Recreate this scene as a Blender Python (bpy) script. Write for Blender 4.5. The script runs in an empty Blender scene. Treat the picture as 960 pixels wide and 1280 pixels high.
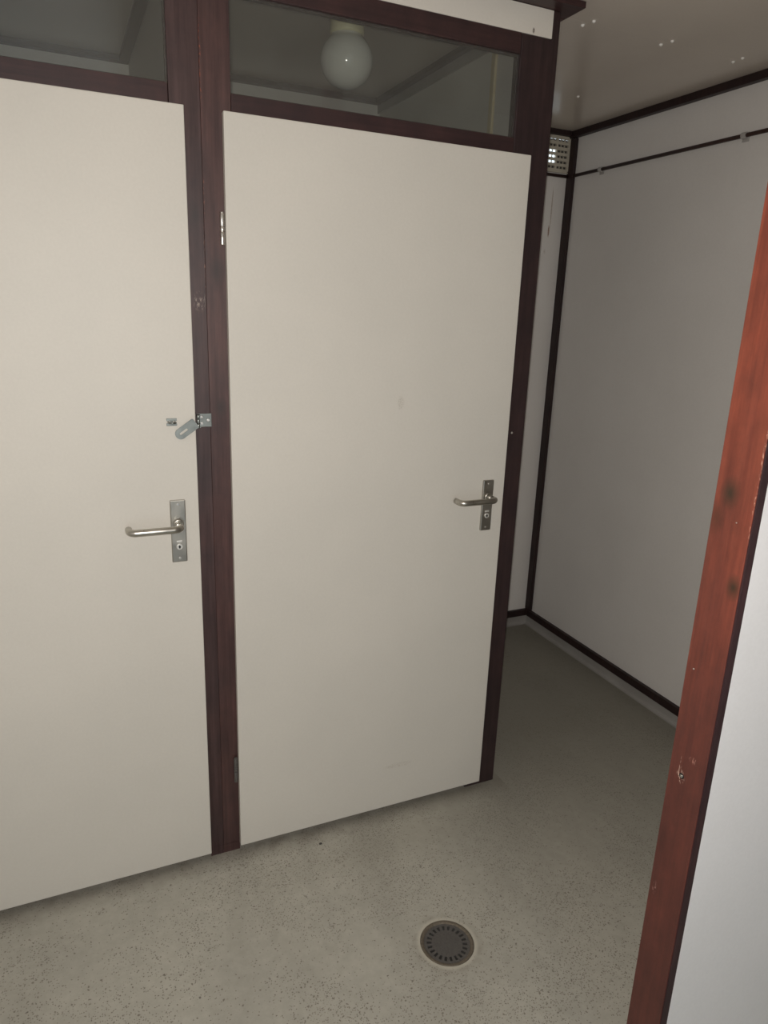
import bpy, bmesh, math, random
from mathutils import Vector, Matrix
random.seed(4)
S = bpy.context.scene
C = S.collection
PI = math.pi

# ------------------------------------------------------------------ camera, world, light, exposure
CAM = Vector((-0.3858, -1.8113, 1.6005))
yaw, pitch, roll = 0.4299, 0.2764, 0.0364
F = Vector((math.sin(yaw)*math.cos(pitch), math.cos(yaw)*math.cos(pitch), -math.sin(pitch)))
r0 = Vector((math.cos(yaw), -math.sin(yaw), 0)); u0 = r0.cross(F)
R_ = math.cos(roll)*r0 + math.sin(roll)*u0
U_ = -math.sin(roll)*r0 + math.cos(roll)*u0
cd = bpy.data.cameras.new('camera'); cam = bpy.data.objects.new('camera', cd); C.objects.link(cam)
cd.sensor_fit = 'VERTICAL'; cd.sensor_height = 32.0; cd.lens = 887.1/1280*32; cd.clip_start = 0.02
cam.matrix_world = Matrix(((R_.x, U_.x, -F.x, CAM.x), (R_.y, U_.y, -F.y, CAM.y), (R_.z, U_.z, -F.z, CAM.z), (0, 0, 0, 1)))
S.camera = cam

w = bpy.data.worlds.new('overcast'); S.world = w; w.use_nodes = True
bg = w.node_tree.nodes['Background']; bg.inputs[0].default_value = (0.80, 0.92, 1.0, 1); bg.inputs[1].default_value = 1.9

ld = bpy.data.lights.new('phone_flash', 'SPOT'); lo = bpy.data.objects.new('phone_flash', ld); C.objects.link(lo)
ld.energy = 82; ld.color = (1.0, 0.95, 0.90); ld.shadow_soft_size = 0.006
ld.spot_size = math.radians(165); ld.spot_blend = 1.0
lo.location = CAM + Vector((-0.012, -0.004, 0.018)); lo.rotation_euler = cam.matrix_world.to_euler()

S.view_settings.view_transform = 'Standard'; S.view_settings.look = 'None'
S.view_settings.gamma = 1.0; S.view_settings.exposure = 0.0; S.view_settings.use_curve_mapping = False

# ------------------------------------------------------------------ materials
def new_mat(name, col, rough=0.5, metal=0.0, spec=0.5):
    m = bpy.data.materials.new(name); m.use_nodes = True
    b = m.node_tree.nodes['Principled BSDF']
    b.inputs['Base Color'].default_value = (*col, 1); b.inputs['Roughness'].default_value = rough
    b.inputs['Metallic'].default_value = metal; b.inputs['Specular IOR Level'].default_value = spec
    return m, m.node_tree, b

def N(nt, t, **k):
    n = nt.nodes.new(t)
    for a, v in k.items(): setattr(n, a, v)
    return n

def noise(nt, scale, detail=4, rough=0.55, stretch=None):
    tc = N(nt, 'ShaderNodeTexCoord'); src = tc.outputs['Object']
    if stretch:
        mp = N(nt, 'ShaderNodeMapping'); mp.inputs['Scale'].default_value = stretch
        nt.links.new(src, mp.inputs['Vector']); src = mp.outputs['Vector']
    n = N(nt, 'ShaderNodeTexNoise'); n.inputs['Scale'].default_value = scale
    n.inputs['Detail'].default_value = detail; n.inputs['Roughness'].default_value = rough
    nt.links.new(src, n.inputs['Vector']); return n.outputs['Fac']

def ramp(nt, fac, stops):
    r = N(nt, 'ShaderNodeValToRGB'); e = r.color_ramp.elements
    while len(e) < len(stops): e.new(0.5)
    for i, (p, c) in enumerate(stops):
        e[i].position = p; e[i].color = (*c, 1) if len(c) == 3 else c
    nt.links.new(fac, r.inputs['Fac']); return r.outputs['Color']

def mix(nt, fac, a, b, mode='MIX'):
    m = N(nt, 'ShaderNodeMixRGB', blend_type=mode)
    for s, v in ((m.inputs[0], fac), (m.inputs[1], a), (m.inputs[2], b)):
        if isinstance(v, (int, float)): s.default_value = v
        elif isinstance(v, tuple): s.default_value = (*v, 1)
        else: nt.links.new(v, s)
    return m.outputs[0]

def mth(nt, op, a, b=0.0, clamp=False):
    m = N(nt, 'ShaderNodeMath', operation=op, use_clamp=clamp)
    for s, v in ((m.inputs[0], a), (m.inputs[1], b)):
        if isinstance(v, (int, float)): s.default_value = v
        else: nt.links.new(v, s)
    return m.outputs[0]

def bump(nt, b, h, strength, dist=0.002):
    n = N(nt, 'ShaderNodeBump'); n.inputs['Strength'].default_value = strength; n.inputs['Distance'].default_value = dist
    nt.links.new(h, n.inputs['Height']); nt.links.new(n.outputs[0], b.inputs['Normal'])

def blob(nt, centre, radii, soft=0.4):
    """1 inside an ellipsoid round a point of the object, 0 outside"""
    tc = N(nt, 'ShaderNodeTexCoord'); mp = N(nt, 'ShaderNodeVectorMath', operation='SUBTRACT')
    nt.links.new(tc.outputs['Object'], mp.inputs[0]); mp.inputs[1].default_value = centre
    dv = N(nt, 'ShaderNodeVectorMath', operation='DIVIDE'); nt.links.new(mp.outputs[0], dv.inputs[0]); dv.inputs[1].default_value = radii
    ln = N(nt, 'ShaderNodeVectorMath', operation='LENGTH'); nt.links.new(dv.outputs[0], ln.inputs[0])
    return mth(nt, 'DIVIDE', mth(nt, 'SUBTRACT', 1.0, ln.outputs['Value']), soft, True)

def panel_mat(name, c1, c2, rough, spec=0.5, marks=(), scale=2.2):
    m, nt, b = new_mat(name, c1, rough, 0, spec)
    col = mix(nt, ramp(nt, noise(nt, scale, 5), [(0.35, (0, 0, 0)), (0.7, (1, 1, 1))]), c1, c2)
    fine = ramp(nt, noise(nt, 160, 2), [(0.3, (0.97, 0.97, 0.97)), (0.7, (1, 1, 1))])
    col = mix(nt, 1.0, col, fine, 'MULTIPLY')
    for cen, rad, mc, st in marks:
        grain = ramp(nt, noise(nt, 300, 2), [(0.4, (0.55,)*3 if st > 0.75 else (0, 0, 0)), (0.6, (1, 1, 1))])
        col = mix(nt, mth(nt, 'MULTIPLY', blob(nt, cen, rad), mth(nt, 'MULTIPLY', grain, st)), col, mc)
    nt.links.new(col, b.inputs['Base Color'])
    bump(nt, b, noise(nt, 60, 3), 0.05)
    return m

def wood_mat(name, dark, light, rough, spec=0.5, knots=(), chips=(), axis='z', coat=0.0, low=None):
    m, nt, b = new_mat(name, light, rough, 0, spec)
    st = {'z': (14, 14, 0.7), 'x': (0.7, 14, 14), 'y': (14, 0.7, 14)}[axis]
    g = noise(nt, 6, 8, 0.62, st); big = noise(nt, 2.3, 3, 0.5, (2, 2, 1.0))
    col = mix(nt, ramp(nt, g, [(0.36, (0, 0, 0)), (0.64, (1, 1, 1))]), dark, light)
    col = mix(nt, 1.0, col, ramp(nt, big, [(0.3, (0.78, 0.80, 0.84)), (0.7, (1.12, 1.08, 1.05))]), 'MULTIPLY')
    if low:   # the stain turns browner towards the foot, in ragged streaks
        tc = N(nt, 'ShaderNodeTexCoord'); sx = N(nt, 'ShaderNodeSeparateXYZ'); nt.links.new(tc.outputs['Object'], sx.inputs[0])
        h = mth(nt, 'DIVIDE', mth(nt, 'SUBTRACT', low[1], mth(nt, 'ADD', sx.outputs[2], mth(nt, 'MULTIPLY', noise(nt, 5, 5, 0.6, (6, 6, 0.8)), 0.7))), low[2], True)
        col = mix(nt, h, col, mix(nt, 0.75, col, low[0]))
    for cen, rad, kc, s in knots:
        col = mix(nt, mth(nt, 'MULTIPLY', blob(nt, cen, rad, 0.9), s), col, kc)
    for cen, rad, kc, s in chips:
        msk = ramp(nt, noise(nt, 260, 3, 0.6, (1, 1, 0.35)), [(0.52, (0, 0, 0)), (0.6, (1, 1, 1))])
        col = mix(nt, mth(nt, 'MULTIPLY', blob(nt, cen, rad, 0.5), mth(nt, 'MULTIPLY', msk, s)), col, kc)
    mot = noise(nt, 9, 6, 0.7, (1.5, 1.5, 0.8))
    col = mix(nt, 1.0, col, ramp(nt, mot, [(0.32, (0.72, 0.76, 0.80)), (0.66, (1.18, 1.12, 1.10))]), 'MULTIPLY')
    nt.links.new(col, b.inputs['Base Color']); bump(nt, b, g, 0.16, 0.0015)
    b.inputs['Coat Weight'].default_value = coat; b.inputs['Coat Roughness'].default_value = 0.3
    return m

DOOR1 = panel_mat('door_laminate_a', (0.66, 0.625, 0.56), (0.62, 0.59, 0.53), 0.52, 0.3,
                  [((-0.30, -0.018, 0.25), (0.05, 0.05, 0.008), (0.45, 0.40, 0.33), 0.5), ((-0.15, -0.018, 0.35), (0.04, 0.05, 0.006), (0.42, 0.38, 0.31), 0.4)])
DOOR2 = panel_mat('door_laminate_b', (0.66, 0.625, 0.56), (0.62, 0.59, 0.53), 0.52, 0.3,
                  [((0.674, -0.018, 0.10), (0.02, 0.05, 0.009), (0.35, 0.22, 0.12), 0.8), ((0.055, -0.018, 1.33), (0.012, 0.05, 0.022), (0.40, 0.36, 0.30), 0.45),
                   ((0.10, -0.018, 0.15), (0.06, 0.05, 0.01), (0.45, 0.40, 0.33), 0.4)])
WALL = panel_mat('wall_board', (0.78, 0.755, 0.725), (0.73, 0.705, 0.675), 0.5, 0.4)
WALLB = panel_mat('wall_board_back', (0.78, 0.755, 0.725), (0.73, 0.705, 0.675), 0.5, 0.4,
                  [((1.727, 1.088, 1.98), (0.005, 0.05, 0.030), (0.25, 0.11, 0.05), 1.0), ((1.733, 1.088, 2.08), (0.0035, 0.05, 0.10), (0.36, 0.27, 0.20), 0.8),
                   ((1.715, 1.088, 1.89), (0.006, 0.05, 0.012), (0.33, 0.24, 0.17), 0.5)])
NEARW = panel_mat('wall_board_near', (0.85, 0.835, 0.835), (0.81, 0.80, 0.80), 0.45, 0.4)
CUB = panel_mat('cubicle_board', (0.74, 0.72, 0.66), (0.68, 0.66, 0.60), 0.5, 0.4)
FASC = panel_mat('fascia_board', (0.73, 0.685, 0.61), (0.69, 0.65, 0.585), 0.45, 0.5, [((0.828, 0.0, 2.325), (0.004, 0.05, 0.008), (0.10, 0.07, 0.05), 1.0)])
CEIL = panel_mat('ceiling_board', (0.70, 0.63, 0.55), (0.65, 0.58, 0.51), 0.22, 0.7)
COVE = panel_mat('cove_skirting', (0.37, 0.355, 0.335), (0.31, 0.295, 0.275), 0.45, 0.4, scale=6)
FRAME_L = wood_mat('mahogany_stain_a', (0.040, 0.019, 0.018), (0.070, 0.038, 0.036), 0.48, 0.5,
                   [((-0.03, 0, 1.40), (0.02, 0.05, 0.03), (0.03, 0.02, 0.018), 0.7), ((-0.07, 0, 1.80), (0.02, 0.05, 0.05), (0.03, 0.022, 0.02), 0.6)],
                   [((-0.064, 0, 1.606), (0.018, 0.05, 0.026), (0.30, 0.24, 0.20), 0.8), ((-0.048, 0, 1.70), (0.0035, 0.05, 0.10), (0.30, 0.16, 0.12), 0.8)])
FRAME_R = wood_mat('mahogany_stain_b', (0.050, 0.022, 0.020), (0.086, 0.042, 0.037), 0.48, 0.5,
                   [((-0.02, 0, 1.68), (0.025, 0.05, 0.04), (0.03, 0.02, 0.018), 0.7), ((-0.02, 0, 1.35), (0.02, 0.05, 0.03), (0.03, 0.02, 0.018), 0.7)],
                   [((-0.046, 0, 2.12), (0.0026, 0.05, 0.10), (0.36, 0.10, 0.05), 0.6), ((-0.046, 0, 1.84), (0.0022, 0.05, 0.07), (0.30, 0.12, 0.08), 0.5)])
FRAME = wood_mat('mahogany_stain_dark', (0.030, 0.018, 0.018), (0.044, 0.026, 0.026), 0.45, 0.4)
FRAME_X = wood_mat('mahogany_stain_rail', (0.036, 0.019, 0.019), (0.055, 0.027, 0.026), 0.45, 0.4, axis='x')
TRIM = wood_mat('brown_trim_paint', (0.022, 0.012, 0.012), (0.032, 0.017, 0.016), 0.5, 0.4)
REDP = wood_mat('red_stained_pine', (0.19, 0.045, 0.026), (0.29, 0.070, 0.038), 0.5, 0.4,
                [((0.611, -1.009, 1.330), (0.05, 0.022, 0.032), (0.06, 0.034, 0.020), 1.0), ((0.611, -1.046, 1.176), (0.05, 0.018, 0.026), (0.05, 0.028, 0.016), 1.0),
                 ((0.611, -0.99, 1.285), (0.05, 0.020, 0.034), (0.10, 0.035, 0.02), 0.8), ((0.611, -1.02, 1.72), (0.05, 0.014, 0.02), (0.06, 0.03, 0.018), 0.9)],
                [((0.611, -1.058, 1.38), (0.05, 0.0035, 0.14), (0.60, 0.30, 0.20), 1.0), ((0.611, -1.008, 0.784), (0.05, 0.011, 0.016), (0.62, 0.42, 0.33), 1.0), ((0.611, -1.004, 0.805), (0.05, 0.003, 0.022), (0.62, 0.42, 0.33), 1.0),
                 ((0.611, -1.03, 0.83), (0.05, 0.012, 0.008), (0.45, 0.22, 0.17), 0.7), ((0.611, -0.992, 0.517), (0.05, 0.006, 0.018), (0.42, 0.24, 0.2), 0.7)],
                low=((0.075, 0.030, 0.026), 1.95, 0.75))
EDGE = wood_mat('dark_edge_strip', (0.034, 0.016, 0.018), (0.052, 0.024, 0.026), 0.5, 0.3)
CREAM, _, _ = new_mat('cream_lath', (0.62, 0.53, 0.34), 0.5)

def metal_mat(name, col, rough, sc=90, stretch=None):
    m, nt, b = new_mat(name, col, rough, 1.0)
    n = noise(nt, sc, 4, 0.6, stretch)
    nt.links.new(mix(nt, n, tuple(c*0.8 for c in col), tuple(min(1, c*1.15) for c in col)), b.inputs['Base Color'])
    nt.links.new(ramp(nt, n, [(0.3, (rough*0.8,)*3), (0.7, (min(1, rough*1.25),)*3)]), b.inputs['Roughness'])
    return m
ALU = metal_mat('satin_aluminium', (0.52, 0.50, 0.45), 0.34, 30)
PLATE = metal_mat('plate_aluminium', (0.42, 0.40, 0.36), 0.38, 30)
ZINC = metal_mat('zinc_plate', (0.25, 0.265, 0.25), 0.36, 30)
NICK = metal_mat('nickel_screw', (0.75, 0.72, 0.68), 0.30, 100)
STEEL = metal_mat('drain_steel', (0.21, 0.20, 0.19), 0.75, 200)
RIM = metal_mat('worn_drain_rim', (0.27, 0.235, 0.19), 0.8, 160)
DARK, _, _ = new_mat('dark_void', (0.012, 0.011, 0.010), 0.9)
SLATE, _, _ = new_mat('dark_slate', (0.06, 0.055, 0.05), 0.6)
CHR, _, _ = new_mat('cylinder_nickel', (0.78, 0.76, 0.72), 0.35, 0.6)
VENT = panel_mat('vent_plastic', (0.56, 0.52, 0.43), (0.50, 0.46, 0.38), 0.45, 0.5, scale=20)
PIPE, _, _ = new_mat('brown_pipe_paint', (0.045, 0.022, 0.018), 0.5)
CLIP, _, _ = new_mat('grey_clip_plastic', (0.42, 0.40, 0.38), 0.45)
WSCR, _, _ = new_mat('white_screw_cap', (0.92, 0.90, 0.86), 0.3)
SOCK, _, _ = new_mat('lamp_socket_plastic', (0.70, 0.66, 0.44), 0.45)
GLOBE, nt, b = new_mat('opal_glass', (0.76, 0.76, 0.72), 0.12, 0, 0.5)
b.inputs['Subsurface Weight'].default_value = 0.3; b.inputs['Subsurface Radius'].default_value = (0.03, 0.03, 0.03)

def glass_mat():
    m = bpy.data.materials.new('dusty_glass'); m.use_nodes = True; nt = m.node_tree; nt.nodes.clear()
    out = N(nt, 'ShaderNodeOutputMaterial'); tr = N(nt, 'ShaderNodeBsdfTransparent'); tr.inputs[0].default_value = (0.80, 0.81, 0.79, 1)
    gl = N(nt, 'ShaderNodeBsdfGlossy'); gl.inputs['Roughness'].default_value = 0.04
    fr = N(nt, 'ShaderNodeFresnel'); fr.inputs[0].default_value = 1.5
    df = N(nt, 'ShaderNodeBsdfDiffuse'); df.inputs[0].default_value = (0.55, 0.53, 0.49, 1)
    a = N(nt, 'ShaderNodeMixShader'); nt.links.new(fr.outputs[0], a.inputs[0]); nt.links.new(tr.outputs[0], a.inputs[1]); nt.links.new(gl.outputs[0], a.inputs[2])
    c = N(nt, 'ShaderNodeMixShader'); nt.links.new(a.outputs[0], c.inputs[1]); nt.links.new(df.outputs[0], c.inputs[2])
    f = ramp(nt, noise(nt, 5, 5), [(0.3, (0.035,)*3), (0.75, (0.075,)*3)]); nt.links.new(f, c.inputs[0])
    nt.links.new(c.outputs[0], out.inputs[0]); return m
GLASS = glass_mat()

def floor_mat():
    m, nt, b = new_mat('speckled_floor_coating', (0.4, 0.38, 0.33), 0.5, 0, 0.4)
    base = mix(nt, ramp(nt, noise(nt, 2.6, 5), [(0.3, (0, 0, 0)), (0.7, (1, 1, 1))]), (0.40, 0.385, 0.335), (0.50, 0.48, 0.415))
    base = mix(nt, 1.0, base, ramp(nt, noise(nt, 35, 5, 0.7), [(0.3, (0.88, 0.88, 0.87)), (0.7, (1.04, 1.04, 1.04))]), 'MULTIPLY')
    # small pits, clustered in patches
    tc = N(nt, 'ShaderNodeTexCoord'); patch = ramp(nt, noise(nt, 3.4, 4, 0.6), [(0.42, (0.10,)*3), (0.66, (1, 1, 1))])
    def spots(scale, r0_, r1_, col, s, prev):
        wv = N(nt, 'ShaderNodeTexNoise'); wv.inputs['Scale'].default_value = scale*0.8; nt.links.new(tc.outputs['Object'], wv.inputs['Vector'])
        ad = N(nt, 'ShaderNodeVectorMath', operation='MULTIPLY_ADD'); nt.links.new(wv.outputs['Color'], ad.inputs[0])
        ad.inputs[1].default_value = (1.1/scale,)*3; nt.links.new(tc.outputs['Object'], ad.inputs[2])
        v = N(nt, 'ShaderNodeTexVoronoi', feature='F1'); v.inputs['Scale'].default_value = scale; nt.links.new(ad.outputs[0], v.inputs['Vector'])
        sp = ramp(nt, v.outputs['Distance'], [(r0_, (1, 1, 1)), (r1_, (0, 0, 0))])
        sx = N(nt, 'ShaderNodeSeparateColor'); nt.links.new(v.outputs['Color'], sx.inputs[0])
        pick = mth(nt, 'LESS_THAN', sx.outputs[0], mth(nt, 'MULTIPLY', patch, s))
        f = mth(nt, 'MULTIPLY', sp, pick); return mix(nt, mth(nt, 'MULTIPLY', f, 0.72), prev, col)
    c = spots(105, 0.16, 0.30, (0.12, 0.10, 0.075), 0.75, base)
    c = spots(210, 0.22, 0.42, (0.13, 0.11, 0.085), 0.85, c)
    c = spots(32, 0.05, 0.09, (0.07, 0.06, 0.05), 0.35, c)
    # grime round the drain
    ring = mth(nt, 'SUBTRACT', blob(nt, (0.427, -0.538, 0), (0.105, 0.105, 0.5), 0.25), blob(nt, (0.427, -0.538, 0), (0.086, 0.086, 0.5), 0.15))
    c = mix(nt, mth(nt, 'MULTIPLY', ring, mth(nt, 'MULTIPLY', ramp(nt, noise(nt, 30, 3), [(0.4, (0.1,)*3), (0.62, (1, 1, 1))]), 0.45), True), c, (0.20, 0.17, 0.125))
    c = mix(nt, mth(nt, 'MULTIPLY', blob(nt, (0.427, -0.538, 0), (0.083, 0.083, 0.5), 0.08), 0.75), c, (0.52, 0.49, 0.41))
    # painted shade mixed with grime along the foot of the door front
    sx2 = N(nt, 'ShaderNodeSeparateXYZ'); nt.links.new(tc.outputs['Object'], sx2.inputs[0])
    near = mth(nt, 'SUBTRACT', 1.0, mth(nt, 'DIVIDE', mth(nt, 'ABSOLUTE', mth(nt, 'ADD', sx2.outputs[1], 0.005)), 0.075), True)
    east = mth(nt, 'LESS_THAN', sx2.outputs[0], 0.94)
    foot_shade = mth(nt, 'MULTIPLY', mth(nt, 'MULTIPLY', near, east), ramp(nt, noise(nt, 14, 6, 0.7), [(0.3, (0.35,)*3), (0.65, (1, 1, 1))]))
    c = mix(nt, mth(nt, 'MULTIPLY', foot_shade, 0.75), c, (0.15, 0.13, 0.105))
    inward = mth(nt, 'DIVIDE', mth(nt, 'ADD', mth(nt, 'ADD', sx2.outputs[1], 0.62), mth(nt, 'MULTIPLY', noise(nt, 2.5, 5, 0.65), 0.5)), 1.1, True)  # coating colour darkens towards the corridor, with a ragged edge
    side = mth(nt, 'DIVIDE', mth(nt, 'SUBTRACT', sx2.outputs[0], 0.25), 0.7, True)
    c = mix(nt, mth(nt, 'MULTIPLY', mth(nt, 'MULTIPLY', inward, side), 0.75), c, (0.20, 0.188, 0.155))
    # a faint scuff line and worn dirt deeper in the corridor
    c = mix(nt, mth(nt, 'MULTIPLY', blob(nt, (0.40, -0.15, 0), (0.5, 0.10, 0.5), 0.8), 0.25), c, (0.30, 0.28, 0.23))
    c = mix(nt, mth(nt, 'MULTIPLY', ramp(nt, noise(nt, 4, 6, 0.65, (1, 0.35, 1)), [(0.5, (0, 0, 0)), (0.7, (1, 1, 1))]), 0.35), c, (0.28, 0.265, 0.225))
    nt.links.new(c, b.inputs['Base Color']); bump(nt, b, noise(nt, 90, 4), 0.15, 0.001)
    return m
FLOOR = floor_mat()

# ------------------------------------------------------------------ mesh helpers
def bx(bm, x0, x1, y0, y1, z0, z1, bev=0.0, seg=2):
    vs = [bm.verts.new((x, y, z)) for x in (x0, x1) for y in (y0, y1) for z in (z0, z1)]
    q = [(0, 1, 3, 2), (4, 6, 7, 5), (0, 4, 5, 1), (2, 3, 7, 6), (0, 2, 6, 4), (1, 5, 7, 3)]
    fs = [bm.faces.new([vs[i] for i in f]) for f in q]
    bmesh.ops.recalc_face_normals(bm, faces=fs)
    if bev:
        es = {e for f in fs for e in f.edges}
        bmesh.ops.bevel(bm, geom=list(es), offset=bev, segments=seg, profile=0.5, affect='EDGES')

def B(*args, bev=0.0):
    bm = bmesh.new()
    for a in args: bx(bm, *a, bev=bev)
    return bm

def tube(bm, pts, r, n=16, caps=True):
    pts = [Vector(p) for p in pts]; rings = []
    t0 = (pts[1]-pts[0]).normalized(); up = Vector((0, 0, 1)) if abs(t0.z) < 0.9 else Vector((1, 0, 0))
    nrm = (up - t0*up.dot(t0)).normalized()
    for i, p in enumerate(pts):
        t = ((pts[min(i+1, len(pts)-1)]-p).normalized() + (p-pts[max(i-1, 0)]).normalized()).normalized()
        nrm = (nrm - t*nrm.dot(t)).normalized(); b_ = t.cross(nrm)
        rr = r[i] if isinstance(r, (list, tuple)) else r
        rings.append([bm.verts.new(p + (nrm*math.cos(2*PI*k/n) + b_*math.sin(2*PI*k/n))*rr) for k in range(n)])
    for a, b_ in zip(rings, rings[1:]):
        for k in range(n): bm.faces.new((a[k], a[(k+1) % n], b_[(k+1) % n], b_[k])).smooth = True
    if caps: bm.faces.new(rings[0][::-1]); bm.faces.new(rings[-1])

def arc(c, a0, a1, r, ux, uy, n=8):
    return [Vector(c) + Vector(ux)*r*math.cos(a0+(a1-a0)*i/n) + Vector(uy)*r*math.sin(a0+(a1-a0)*i/n) for i in range(n+1)]

def lathe(bm, prof, n=48, c=(0, 0, 0), smooth=True):
    rings = []
    for r, z in prof:
        if r < 1e-6: rings.append([bm.verts.new((c[0], c[1], c[2]+z))])
        else: rings.append([bm.verts.new((c[0]+r*math.cos(2*PI*k/n), c[1]+r*math.sin(2*PI*k/n), c[2]+z)) for k in range(n)])
    for a, b_ in zip(rings, rings[1:]):
        for k in range(n):
            j = (k+1) % n
            if len(a) == 1 and len(b_) == 1: continue
            if len(a) == 1: f = bm.faces.new((a[0], b_[j], b_[k]))
            elif len(b_) == 1: f = bm.faces.new((a[k], a[j], b_[0]))
            else: f = bm.faces.new((a[k], a[j], b_[j], b_[k]))
            f.smooth = smooth

def rod(bm, p, q, r, n=20, bev=0.0):
    p, q = Vector(p), Vector(q); d = (q-p).normalized()
    if bev: tube(bm, [p, p+d*bev*0.3, p+d*bev, q-d*bev, q-d*bev*0.3, q], [r-bev, r-bev*0.3, r, r, r-bev*0.3, r-bev], n)
    else: tube(bm, [p, q], r, n)

def plate_with_holes(bm, outline, hole, y0, y1):
    """outline and hole: equal-length loops of (x, z); plate between y0 and y1"""
    n = len(outline)
    L = [[bm.verts.new((x, y, z)) for x, z in lp] for y in (y0, y1) for lp in (outline, hole)]
    fo, fi, bo, bi = L
    for k in range(n):
        j = (k+1) % n
        bm.faces.new((fo[k], fo[j], fi[j], fi[k])); bm.faces.new((bo[j], bo[k], bi[k], bi[j]))
        bm.faces.new((fo[j], fo[k], bo[k], bo[j])); bm.faces.new((fi[k], fi[j], bi[j], bi[k]))

def obj(name, bm, mat, parent=None, base=None):
    """link one mesh; verts are given in world metres and moved to the thing's own origin"""
    bmesh.ops.recalc_face_normals(bm, faces=bm.faces[:])
    org = Vector(parent['_o']) if parent is not None and '_o' in parent else (Vector(base) if base else Vector((0, 0, 0)))
    bm.transform(Matrix.Translation(-org))
    me = bpy.data.meshes.new(name); bm.to_mesh(me); bm.free(); me.materials.append(mat)
    o = bpy.data.objects.new(name, me); C.objects.link(o)
    if parent is not None: o.parent = parent; o['_o'] = tuple(org)
    else: o.location = org; o['_o'] = tuple(org)
    return o

def root(name, base, label=None, cat=None, group=None, kind=None):
    o = bpy.data.objects.new(name, None); C.objects.link(o); o.location = base; o['_o'] = tuple(base); o.empty_display_size = 0.05
    return tag(o, label, cat, group, kind)

def tag(o, label=None, cat=None, group=None, kind=None):
    for k, v in (('label', label), ('category', cat), ('group', group), ('kind', kind)):
        if v: o[k] = v
    return o

def struct(name, bm, mat, label, cat):
    return tag(obj(name, bm, mat), label, cat, None, 'structure')

# ------------------------------------------------------------------ the room
XL, XR, YB, YR, ZC = -1.02, 1.815, 1.088, -3.7, 2.40
DX, DY, DR = 0.427, -0.538, 0.0715

def floor_bm():
    bm = bmesh.new(); h = 0.15; n = 64
    ci = [bm.verts.new((DX+DR*math.cos(2*PI*k/n), DY+DR*math.sin(2*PI*k/n), 0)) for k in range(n)]
    sq = []
    for k in range(n):
        a = 2*PI*k/n; m = max(abs(math.cos(a)), abs(math.sin(a)))
        sq.append(bm.verts.new((DX+h*math.cos(a)/m, DY+h*math.sin(a)/m, 0)))
    for k in range(n): bm.faces.new((ci[k], sq[k], sq[(k+1) % n], ci[(k+1) % n]))
    cu = [bm.verts.new((v.co.x, v.co.y, -0.08)) for v in ci]
    for k in range(n): bm.faces.new((ci[(k+1) % n], cu[(k+1) % n], cu[k], ci[k]))
    bm.faces.new(cu)
    X0, X1, Y0, Y1 = XL-0.06, XR+0.06, YR-0.06, YB+0.06
    for x0, x1, y0, y1 in ((X0, DX-h, Y0, Y1), (DX+h, X1, Y0, Y1), (DX-h, DX+h, Y0, DY-h), (DX-h, DX+h, DY+h, Y1)):
        bm.faces.new([bm.verts.new(p) for p in ((x0, y0, 0), (x1, y0, 0), (x1, y1, 0), (x0, y1, 0))])
    bx(bm, X0, X1, Y0, Y1, -0.16, -0.10)
    return bm
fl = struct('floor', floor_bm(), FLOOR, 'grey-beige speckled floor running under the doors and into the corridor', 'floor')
for p in fl.data.polygons:
    pass

SEAM = 0.066
struct('ceiling', B((XL-0.06, XR+0.06, YR-0.06, SEAM-0.0003, ZC, ZC+0.03), (XL-0.06, XR+0.06, SEAM+0.0003, YB+0.06, ZC, ZC+0.03), (XL-0.06, XR+0.06, YR-0.06, YB+0.06, ZC+0.031, ZC+0.05)),
       CEIL, 'glossy grey-beige ceiling boards with pairs of screws', 'ceiling')
struct('wall_right', B((XR, XR+0.05, YR, YB+0.05, 0, ZC)), WALL, 'pale grey corridor wall crossed by a thin brown pipe', 'wall')
# back wall with the opening behind the ventilation grille
VX0, VX1, VZ0, VZ1 = 1.60, 1.797, 2.238, 2.366
struct('wall_back', B((XL, VX0, YB, YB+0.05, 0, ZC), (VX1, XR, YB, YB+0.05, 0, ZC), (VX0, VX1, YB, YB+0.05, 0, VZ0), (VX0, VX1, YB, YB+0.05, VZ1, ZC)),
       WALLB, 'pale back wall at the end of the corridor, with a thin rusty streak', 'wall')
struct('wall_left', B((XL-0.05, XL, YR, YB+0.05, 0, ZC)), WALL, 'pale wall left of the cubicles', 'wall')
struct('wall_rear', B((XL, -0.85, YR-0.05, YR, 0, ZC), (0.10, XR, YR-0.05, YR, 0, ZC), (-0.85, 0.10, YR-0.05, YR, 2.05, ZC)), WALL,
       'unseen pale wall facing the cubicle doors, with a doorway opening added to let in daylight', 'wall')  # doorway opening added behind the camera to raise the ambient light

# trims along the corridor walls
def cove(p0, p1, nx, ny):
    """upturned floor edge between two points of the floor, nx/ny = direction into the room"""
    bm = bmesh.new(); prof = [(0.020, 0.0), (0.012, 0.002), (0.006, 0.007), (0.004, 0.016), (0.004, 0.052), (0.0, 0.052), (0.0, 0.0)]
    a = [bm.verts.new((p0[0]+nx*d, p0[1]+ny*d, z)) for d, z in prof]; b_ = [bm.verts.new((p1[0]+nx*d, p1[1]+ny*d, z)) for d, z in prof]
    for k in range(len(prof)):
        j = (k+1) % len(prof); bm.faces.new((a[k], a[j], b_[j], b_[k]))
    bm.faces.new(a); bm.faces.new(b_[::-1]); return bm
struct('baseboard_right', cove((XR, -0.98), (XR, YB), -1, 0), COVE, 'pale upturned floor edging along the corridor wall', 'baseboard')
struct('baseboard_back', cove((0.912, YB), (XR, YB), 0, -1), COVE, 'pale upturned floor edging under the end wall of the corridor', 'baseboard')
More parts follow.
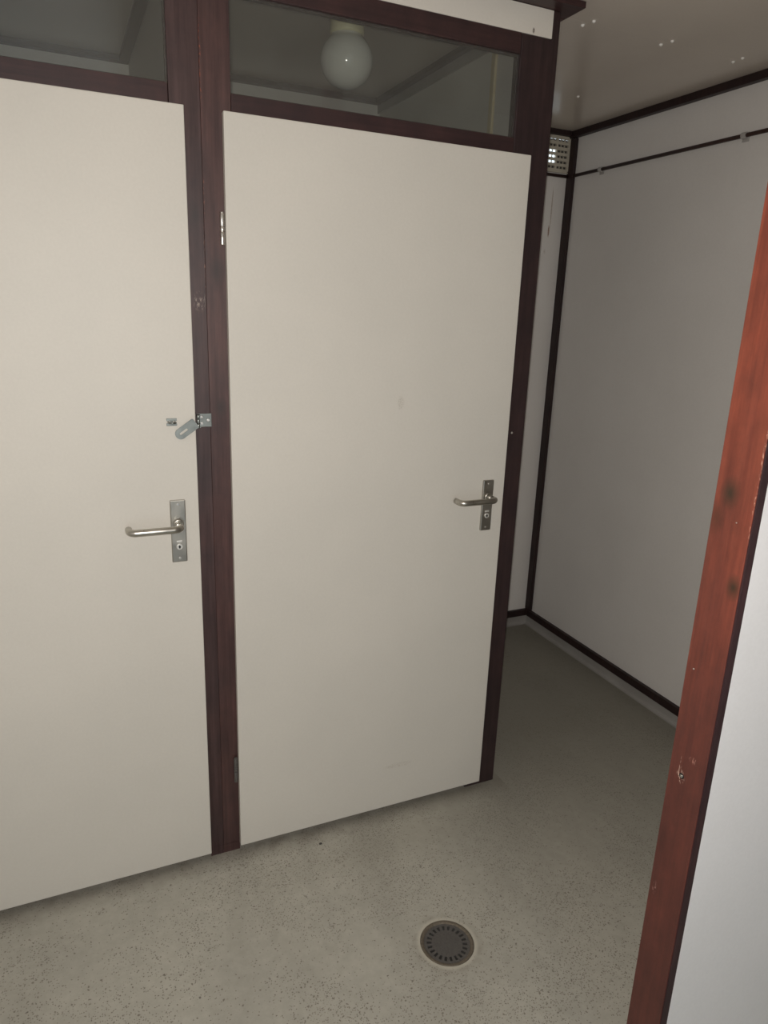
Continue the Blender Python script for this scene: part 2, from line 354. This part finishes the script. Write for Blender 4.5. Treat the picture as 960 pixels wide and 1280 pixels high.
struct('trim_1', B((XR-0.020, XR, -0.98, YB-0.02, 0.052, 0.087), bev=0.003), TRIM, 'dark brown rail low on the corridor wall', 'trim')
struct('trim_2', B((0.912, XR-0.001, YB-0.020, YB, 0.052, 0.087), bev=0.003), TRIM, 'dark brown rail low on the end wall of the corridor', 'trim')
struct('trim_3', B((XR-0.018, XR, YB-0.044, YB-0.0005, 0.088, 2.372), bev=0.003), TRIM, 'dark brown upright batten in the far corner of the corridor', 'trim')
struct('trim_4', B((XR-0.028, XR, -0.98, YB, 2.373, ZC), bev=0.003), TRIM, 'dark brown batten along the top of the corridor wall', 'trim')
struct('trim_5', B((0.912, XR-0.029, YB-0.028, YB, 2.379, ZC), bev=0.003), TRIM, 'dark brown batten along the top of the end wall', 'trim')

# ------------------------------------------------------------------ cubicle block
struct('wall_side', B((0.861, 0.911, 0.035, YB, 0, 2.379)), CUB, 'pale side wall of the right cubicle seen through the glass', 'wall')
struct('wall_partition', B((-0.085, -0.005, 0.035, YB, 0, ZC)), CUB, 'pale partition between the two cubicles', 'wall')
struct('wall_front', B((-0.95, 0.888, 0.0, 0.020, 2.315, 2.381), bev=0.0008), FASC, 'white fascia strip above the glazed transom', 'wall')
def post_bm(x0, x1, f0, f1):
    bm = B((x0, x1, 0.0, 0.034, 0.028, 2.314), bev=0.0008); bx(bm, f0, f1, 0.0, 0.034, 0, 0.030); return bm
struct('trim_6', post_bm(-0.117, -0.0482, -0.086, -0.0482), FRAME_L, 'brown post half beside the left door, carrying the hasp', 'trim')
struct('trim_7', post_bm(-0.0478, 0.021, -0.0478, 0.001), FRAME_R, 'redder brown post half carrying the hinges of the right door', 'trim')
struct('trim_8', B((0.794, 0.911, 0.0, 0.034, 0, 2.314), (0.8885, 0.911, 0.0, 0.034, 2.312, 2.381), bev=0.0015), FRAME, 'dark brown corner post right of the right door', 'trim')
struct('trim_9', B((0.022, 0.793, 0.0, 0.034, 2.018, 2.065), bev=0.0015), FRAME_X, 'brown rail between the right door and its transom glass', 'trim')
struct('trim_10', B((-0.93, -0.118, 0.0, 0.034, 2.018, 2.068), bev=0.0015), FRAME_X, 'brown rail between the left door and its transom glass', 'trim')
struct('trim_11', B((0.022, 0.793, 0.0, 0.034, 2.266, 2.3145), bev=0.0015), FRAME_X, 'brown head rail above the right transom glass', 'trim')
struct('trim_12', B((-0.93, -0.118, 0.0, 0.034, 2.266, 2.3145), bev=0.0015), FRAME_X, 'brown head rail above the left transom glass', 'trim')
struct('trim_13', B((-1.01, -0.931, 0.0, 0.034, 0, 2.3145), bev=0.0015), FRAME, 'brown post at the far side of the left door', 'trim')
struct('trim_14', B((XL+0.001, 0.952, -0.050, 0.0355, 2.382, 2.398), (0.862, 0.952, 0.036, YB-0.030, 2.382, 2.398), bev=0.002), FRAME_X, 'overhanging dark brown cornice board on top of the cubicles', 'trim')
# inside the cubicles
def ring_trim(x0, x1, z0, z1, d, mat, name, label):
    struct(name, B((x0, x1, YB-d, YB, z0, z1), (x0, x0+d, 0.10, YB-d, z0, z1), (x1-d, x1, 0.10, YB-d, z0, z1), bev=0.002), mat, label, 'trim')
ring_trim(-0.005, 0.861, 2.382, ZC-0.0003, 0.032, TRIM, 'trim_15', 'dark ceiling batten inside the right cubicle')
ring_trim(XL, -0.085, 2.382, ZC-0.0003, 0.032, TRIM, 'trim_16', 'dark ceiling batten inside the left cubicle')
struct('trim_17', B((0.850, 0.861, 0.236, YB-0.001, 2.352, 2.3815), bev=0.002), COVE, 'pale rail high on the side wall inside the right cubicle', 'trim')
struct('trim_18', B((0.853, 0.861, 0.035, 0.212, 1.9, 2.379), bev=0.001), WALL, 'pale board beside the transom glass inside the right cubicle', 'trim')
struct('trim_19', B((0.846, 0.861, 0.213, 0.235, 1.9, 2.381), bev=0.003), CREAM, 'cream upright lath inside the right cubicle', 'trim')

# transom windows
def transom(name, x0, x1, z0, z1, label):
    w_ = root(name, (x0, 0.035, z0), label, 'window', None, 'structure')
    e = 0.003
    obj('window_frame', B((x0, x1, 0.0105, 0.022, z0, z0+e), (x0, x1, 0.0105, 0.022, z1-e, z1), (x0, x0+e, 0.0105, 0.022, z0+e, z1-e), (x1-e, x1, 0.0105, 0.022, z0+e, z1-e)), FRAME_X, w_)
    obj('pane', B((x0-0.003, x1+0.003, 0.006, 0.010, z0-0.003, z1+0.003)), GLASS, w_)
transom('window_1', -0.9295, -0.1175, 2.0685, 2.2655, 'glass transom above the left door')
transom('window_2', 0.0215, 0.7935, 2.0655, 2.2655, 'glass transom above the right door, a globe lamp behind it')

# ------------------------------------------------------------------ doors
def door(name, x0, x1, mat, label):
    z0, z1 = 0.024, 2.024
    d = root(name, ((x0+x1)/2, 0, z0), label, 'door', None, 'structure')
    bm = bmesh.new(); bx(bm, x0, x1, -0.018, -0.0008, z0, z1, bev=0.0018)
    bx(bm, x0+0.036, x1-0.056, -0.001, 0.024, z0, z1-0.012)
    obj('door_panel', bm, mat, d); return d
d1 = door('door_1', -0.925, -0.0876, DOOR1, 'left cream cubicle door with a hasp staple above its lever handle')
d2 = door('door_2', 0.0, 0.842, DOOR2, 'right cream cubicle door hinged on the middle post, complete in view')
for d_ in (d1, d2):    # panel inner rebate sits between the posts
    pass

def handle(parent, cx, pz, zt, zb, hw, mat_p, collar, kz):
    yf = -0.018
    h = obj('door_handle', B((cx-hw, cx+hw, yf-0.0075, yf-0.0002, zb, zt), bev=0.0022), mat_p, parent); tag(h, 'long satin metal backplate')
    # lever: neck out of the plate, bend, long bar to the left, bend back towards the door
    r = 0.0088; yo = yf-0.058; xe = cx-0.122
    pts = [Vector((cx, yf-0.008, pz)), Vector((cx, yo+0.018, pz))]
    pts += arc((cx-0.018, yo+0.018, pz), 0, -PI/2, 0.018, (1, 0, 0), (0, 1, 0))
    pts += arc((xe+0.016, yo+0.016, pz), -PI/2, -PI, 0.016, (1, 0, 0), (0, 1, 0))
    pts += [Vector((xe, yo+0.034, pz))]
    bm = bmesh.new(); tube(bm, pts, r, 20)
    lv = obj('lever', bm, ALU, h)
    bm = bmesh.new(); rod(bm, (cx, yf-0.0076, pz), (cx, yf-0.014, pz), 0.0135, 28, 0.003); obj('collar', bm, ALU, h)
    bm = bmesh.new(); rod(bm, (cx, yf-0.0076, kz), (cx, yf-0.0105, kz), 0.0080, 24, 0.001)
    bx(bm, cx-0.0072, cx+0.0072, yf-0.0095, yf-0.0076, kz+0.0115, kz+0.0165, bev=0.0008)
    ky = obj('lock_cylinder', bm, CHR, h)
    bm = bmesh.new(); bx(bm, cx-0.0012, cx+0.0012, yf-0.0112, yf-0.0106, kz-0.0045, kz+0.0045)
    rod(bm, (cx, yf-0.0106, kz), (cx, yf-0.0109, kz), 0.0030, 14); obj('keyhole', bm, DARK, h)
    for z in (zt-0.011, zb+0.011):
        bm = bmesh.new(); rod(bm, (cx, yf-0.0076, z), (cx, yf-0.0090, z), 0.0036, 16, 0.0006)
        obj('screw', bm, NICK, h)
    return h
handle(d1, -0.141, 1.060, 1.122, 0.957, 0.0190, PLATE, True, 0.999)
handle(d2, 0.7815, 1.063, 1.1145, 0.955, 0.0185, PLATE, True, 1.003)

def hinge(parent, zb, zt, mat):
    bm = bmesh.new(); x, y = -0.0075, -0.0085; m = (zt+zb)/2
    rod(bm, (x, y, zb), (x, y, m-0.006), 0.0056, 16, 0.001)
    rod(bm, (x, y, m-0.0048), (x, y, m+0.0048), 0.0056, 16, 0.001)
    rod(bm, (x, y, m+0.006), (x, y, zt), 0.0056, 16, 0.001)
    rod(bm, (x, y, zt-0.002), (x, y, zt+0.003), 0.004, 14, 0.001)
    rod(bm, (x, y, zb+0.002), (x, y, zt-0.002), 0.0035, 12)
    return obj('hinge', bm, mat, parent)
hinge(d2, 1.737, 1.808, NICK); hinge(d2, 0.247, 0.326, STEEL)

# staple of the hasp, screwed to the left door
st = obj('staple', B((-0.158, -0.133, -0.0205, -0.0182, 1.310, 1.3165), (-0.158, -0.133, -0.0205, -0.0182, 1.322, 1.3285), (-0.149, -0.142, -0.0205, -0.0182, 1.3165, 1.322), bev=0.0006), ZINC, d1)
bm = bmesh.new(); xm = -0.1455
tube(bm, [(xm-0.008, -0.0205, 1.3193)] + arc((xm, -0.030, 1.3193), PI, 0, 0.008, (1, 0, 0), (0, -1, 0), 10) + [(xm+0.008, -0.0205, 1.3193)], 0.0024, 10)
obj('staple_loop', bm, ZINC, st)

# hasp on the middle post, its arm hanging loose over the left door
hp = root('hasp', (-0.064, 0, 1.318), 'small zinc padlock hasp on the middle post, its slotted arm hanging loose', 'hasp')
obj('backplate', B((-0.082, -0.045, -0.0022, -0.0002, 1.302, 1.336), bev=0.0007), ZINC, hp)
bm = bmesh.new()
for z0, z1 in ((1.303, 1.3125), (1.3135, 1.3245), (1.3255, 1.335)): rod(bm, (-0.0815, -0.0225, z0), (-0.0815, -0.0225, z1), 0.0034, 14, 0.0006)
bx(bm, -0.083, -0.076, -0.0225, -0.0005, 1.303, 1.3125); bx(bm, -0.083, -0.076, -0.0225, -0.0005, 1.3255, 1.335)
obj('knuckle', bm, ZINC, hp)
for x, z in ((-0.070, 1.327), (-0.070, 1.311), (-0.054, 1.319)):
    bm = bmesh.new(); rod(bm, (x, -0.0022, z), (x, -0.0042, z), 0.0042, 16, 0.001); obj('screw', bm, NICK, hp)
def stadium(cx, cz, L0, L1, hw, ang, n=32, square=False):
    pts = []
    for k in range(n):
        a = 2*PI*(k+0.5)/n
        x, z = math.cos(a)*hw, math.sin(a)*hw
        if x > 0:
            if square: m = max(abs(math.cos(a)), abs(math.sin(a))); x, z = math.cos(a)*hw/m, math.sin(a)*hw/m; x = min(x, hw)
            x += L1
        else: x -= L0
        pts.append((cx + x*math.cos(ang)-z*math.sin(ang), cz + x*math.sin(ang)+z*math.cos(ang)))
    return pts
bm = bmesh.new(); ang = math.radians(35); ax, az = -0.111, 1.301
plate_with_holes(bm, stadium(ax, az, 0.018, 0.014, 0.0138, ang, square=True), stadium(ax-0.0075, az-0.0055, 0.0085, 0.0085, 0.0030, ang), -0.0270, -0.0250)
obj('hasp_arm', bm, ZINC, hp)

# ------------------------------------------------------------------ near opening: red post and the wall beside it
RX, RY0, RY1 = 0.611, -1.0588, -0.980
struct('trim_20', B((RX, RX+0.060, RY0+0.0012, RY1, 0, ZC), bev=0.0012), REDP, 'bright red-brown pine post with knots at the near opening', 'trim')
struct('trim_21', B((RX+0.0014, RX+0.0185, RY0-0.0015, RY0+0.0010, 0, ZC), bev=0.0006), EDGE, 'dark edge strip along the red post', 'trim')
struct('wall_near', B((RX+0.0190, XR, RY0+0.0005-0.0015, RY0+0.0011, 0, ZC), (RX+0.061, XR, RY0+0.002, RY1-0.004, 0, ZC)), NEARW, 'white wall panel right of the red post', 'wall')

def screw(pos, axis, r, name, label, group=None, mat=NICK, depth=0.002):
    p = Vector(pos); a = Vector(axis)
    bm = bmesh.new(); tube(bm, [p, p+a*depth*0.5, p+a*depth], [r, r*0.9, r*0.35], 16)
    o = obj(name, bm, mat, None, pos); tag(o, label, 'screw', group); return o
# countersunk screw of the red post with its ring of bare wood
s1 = root('screw', (RX, -1.010, 0.786), 'countersunk screw in a chipped hole low on the red post', 'screw')
bm = bmesh.new(); rod(bm, (RX-0.0004, -1.010, 0.786), (RX+0.0001, -1.010, 0.786), 0.0056, 20); obj('screw_recess', bm, DARK, s1)
bm = bmesh.new(); rod(bm, (RX-0.0014, -1.010, 0.786), (RX-0.0003, -1.010, 0.786), 0.0030, 16, 0.0004); obj('screw_head', bm, NICK, s1)
screw((RX, -0.997, 1.001), (-1, 0, 0), 0.0018, 'screw', 'tiny nail head halfway up the red post', None)
screw((RX, -1.031, 1.285), (-1, 0, 0), 0.0013, 'screw', 'tiny nail head under the upper knot of the red post', None)
screw((0.867, 0.0, 1.253), (0, -1, 0), 0.0036, 'screw', 'small screw head on the dark corner post above the right door handle', None)
proto = None
for x, y in ((1.048, 0.084), (1.056, 0.046), (1.344, 0.086), (1.351, 0.048), (1.645, 0.084), (1.642, 0.046)):
    if proto is None:
        proto = screw((x, y, ZC), (0, 0, -1), 0.0058, 'ceiling_screw', 'white screw cap in a pair beside the ceiling board joint', 'screws along the ceiling joint', WSCR, 0.0055)
    else:
        o = proto.copy(); o.location = (x, y, ZC); C.objects.link(o)
screw((1.474, 0.633, ZC), (0, 0, -1), 0.0052, 'ceiling_screw', 'single white screw cap in the ceiling near the vent', None, WSCR, 0.0050)

# ------------------------------------------------------------------ ventilation grille
vt = root('vent_grille', (1.70, YB, 2.228), 'cream plastic vent grille in the top corner of the corridor end wall', 'vent')
X0, X1, Z0, Z1 = 1.588, 1.800, 2.228, 2.378
cols = [(1.606, 1.660), (1.668, 1.722), (1.731, 1.786)]
rows = [2.361, 2.338, 2.315, 2.293, 2.271, 2.249]; sh = 0.0052
bm = bmesh.new(); yf, yb_ = YB-0.010, YB-0.0005
xs = [X0] + [v for c_ in cols for v in c_] + [X1]
for a, b_ in ((xs[0], xs[1]), (xs[2], xs[3]), (xs[4], xs[5]), (xs[6], xs[7])): bx(bm, a, b_, yf, yb_, Z0, Z1)
for a, b_ in cols:
    zz = [Z1] + [v for r in rows for v in (r+sh, r-sh)] + [Z0]
    for i in range(0, len(zz), 2): bx(bm, a, b_, yf, yb_, zz[i+1], zz[i])
obj('grille_plate', bm, VENT, vt)
for (a, b_) in cols:
    for r in rows:
        bm = bmesh.new()
        for k in (1, 2): xx = a + (b_-a)*k/3; bx(bm, xx-0.0012, xx+0.0012, YB-0.008, YB-0.001, r-sh, r+sh)
        obj('slot_bar', bm, VENT, vt)
bm = bmesh.new()
for x0, x1, z0, z1 in ((1.7265, 1.795, 2.2400, 2.3640), (1.602, 1.7265, 2.3265, 2.364), (1.602, 1.7265, 2.2400, 2.2600)): bx(bm, x0, x1, YB+0.0005, YB+0.003, z0, z1)
obj('added_slot_blank', bm, SLATE, vt)  # added blanking plate that keeps daylight out of the darker slots
for x, z in ((1.794, 2.372), (1.794, 2.234), (1.594, 2.372), (1.594, 2.234)):
    bm = bmesh.new(); rod(bm, (x, yf, z), (x, yf-0.0015, z), 0.003, 12, 0.0005); obj('screw', bm, STEEL, vt)

# ------------------------------------------------------------------ pipe along the walls
pz = 2.216; pr = 0.0070; xo, yo = XR-0.026, YB-0.0265
pp = root('wall_pipe', (XR-0.02, 0.2, pz), 'thin dark brown pipe running round the corner on grey clips', 'pipe')
bm = bmesh.new()
tube(bm, [(0.913, YB-0.0085, pz), (1.7975, YB-0.0085, pz)], pr, 14)
tube(bm, [(XR-0.0095, YB-0.0435, pz), (XR-0.0095, -0.97, pz)], pr, 14)
obj('pipe', bm, PIPE, pp)
def clip(y):
    bm = bmesh.new()
    bx(bm, XR-0.0025, XR-0.0003, y-0.014, y+0.014, pz-0.019, pz+0.011, bev=0.002)
    pts = arc((XR-0.0095, y, pz), PI*0.25, PI*1.75, 0.0092, (1, 0, 0), (0, 0, 1), 14)
    n = len(pts); A = []
    for yy in (y-0.009, y+0.009):
        for rad in (0.0072, 0.0105):
            A.append([bm.verts.new(Vector((XR-0.0095, yy, pz)) + Vector((p.x-(XR-0.0095), 0, p.z-pz)).normalized()*rad) for p in pts])
    for k in range(n-1):
        bm.faces.new((A[1][k], A[1][k+1], A[3][k+1], A[3][k])); bm.faces.new((A[0][k], A[2][k], A[2][k+1], A[0][k+1]))
        bm.faces.new((A[0][k], A[0][k+1], A[1][k+1], A[1][k])); bm.faces.new((A[2][k], A[3][k], A[3][k+1], A[2][k+1]))
    obj('clip', bm, CLIP, pp)
clip(0.863); clip(0.137)

# ------------------------------------------------------------------ globe lamp
lx, ly = 0.394, 0.241
lp = root('ceiling_lamp', (lx, ly, ZC), 'unlit white glass globe lamp with cream socket on the cubicle ceiling', 'lamp')
bm = bmesh.new(); lathe(bm, [(0, 0), (0.050, 0), (0.051, -0.006), (0.047, -0.012), (0.0455, -0.070), (0.047, -0.084), (0.044, -0.090), (0, -0.090)], 48, (lx, ly, ZC)); obj('lamp_socket', bm, SOCK, lp)
bm = bmesh.new(); pr_ = [(0.0395, -0.080)]
for k in range(1, 24):
    a = PI*k/24
    if a > 0.62: pr_.append((0.0715*math.sin(a), -0.150 + 0.0695*math.cos(a)))
pr_.append((0, -0.2195)); lathe(bm, pr_, 56, (lx, ly, ZC)); obj('lamp_globe', bm, GLOBE, lp)

# ------------------------------------------------------------------ floor drain
dr = root('floor_drain', (DX, DY, 0), 'round grey metal floor drain with radial slots', 'drain')
bm = bmesh.new(); lathe(bm, [(0.0705, -0.006), (0.0705, 0.0004), (0.069, 0.0008), (0.0650, 0.0002), (0.0610, -0.0022), (0.0610, -0.0075), (0.0705, -0.0075)], 64, (DX, DY, 0)); obj('drain_rim', bm, RIM, dr)
bm = bmesh.new(); ns = 22; ri, ra, rb, ro = 0.0, 0.0410, 0.0540, 0.0608
def ringpt(r, a, z): return bm.verts.new((DX+r*math.cos(a), DY+r*math.sin(a), z))
zt, zb = -0.0022, -0.0055
loops = {}
seg = ns*4
for r in (ra, rb, ro): loops[r] = [ringpt(r, 2*PI*k/seg, zt) for k in range(seg)]
bm.faces.new(loops[ra])
for k in range(seg):
    j = (k+1) % seg
    bm.faces.new((loops[rb][k], loops[ro][k], loops[ro][j], loops[rb][j]))
    if k % 4 not in (1, 2): bm.faces.new((loops[ra][k], loops[rb][k], loops[rb][j], loops[ra][j]))
ex = bmesh.ops.extrude_face_region(bm, geom=bm.faces[:])
bmesh.ops.translate(bm, verts=[g for g in ex['geom'] if isinstance(g, bmesh.types.BMVert)], vec=(0, 0, zb-zt))
obj('drain_grate', bm, STEEL, dr)
bm = bmesh.new(); lathe(bm, [(0.0700, -0.0078), (0.0700, -0.05), (0, -0.05)], 48, (DX, DY, 0)); obj('drain_cup', bm, SLATE, dr)

# a crumb of dirt on the floor in front of the right door
bm = bmesh.new(); bmesh.ops.create_icosphere(bm, subdivisions=2, radius=0.0035, matrix=Matrix.Translation((0.235, -0.075, 0.0026)) @ Matrix.Diagonal((1.5, 1, 0.8, 1)))
tag(obj('dirt_crumb', bm, SLATE, None, (0.235, -0.075, 0)), 'tiny dark crumb of dirt on the floor before the right door', 'dirt')

for o in bpy.data.objects:
    if '_o' in o: del o['_o']
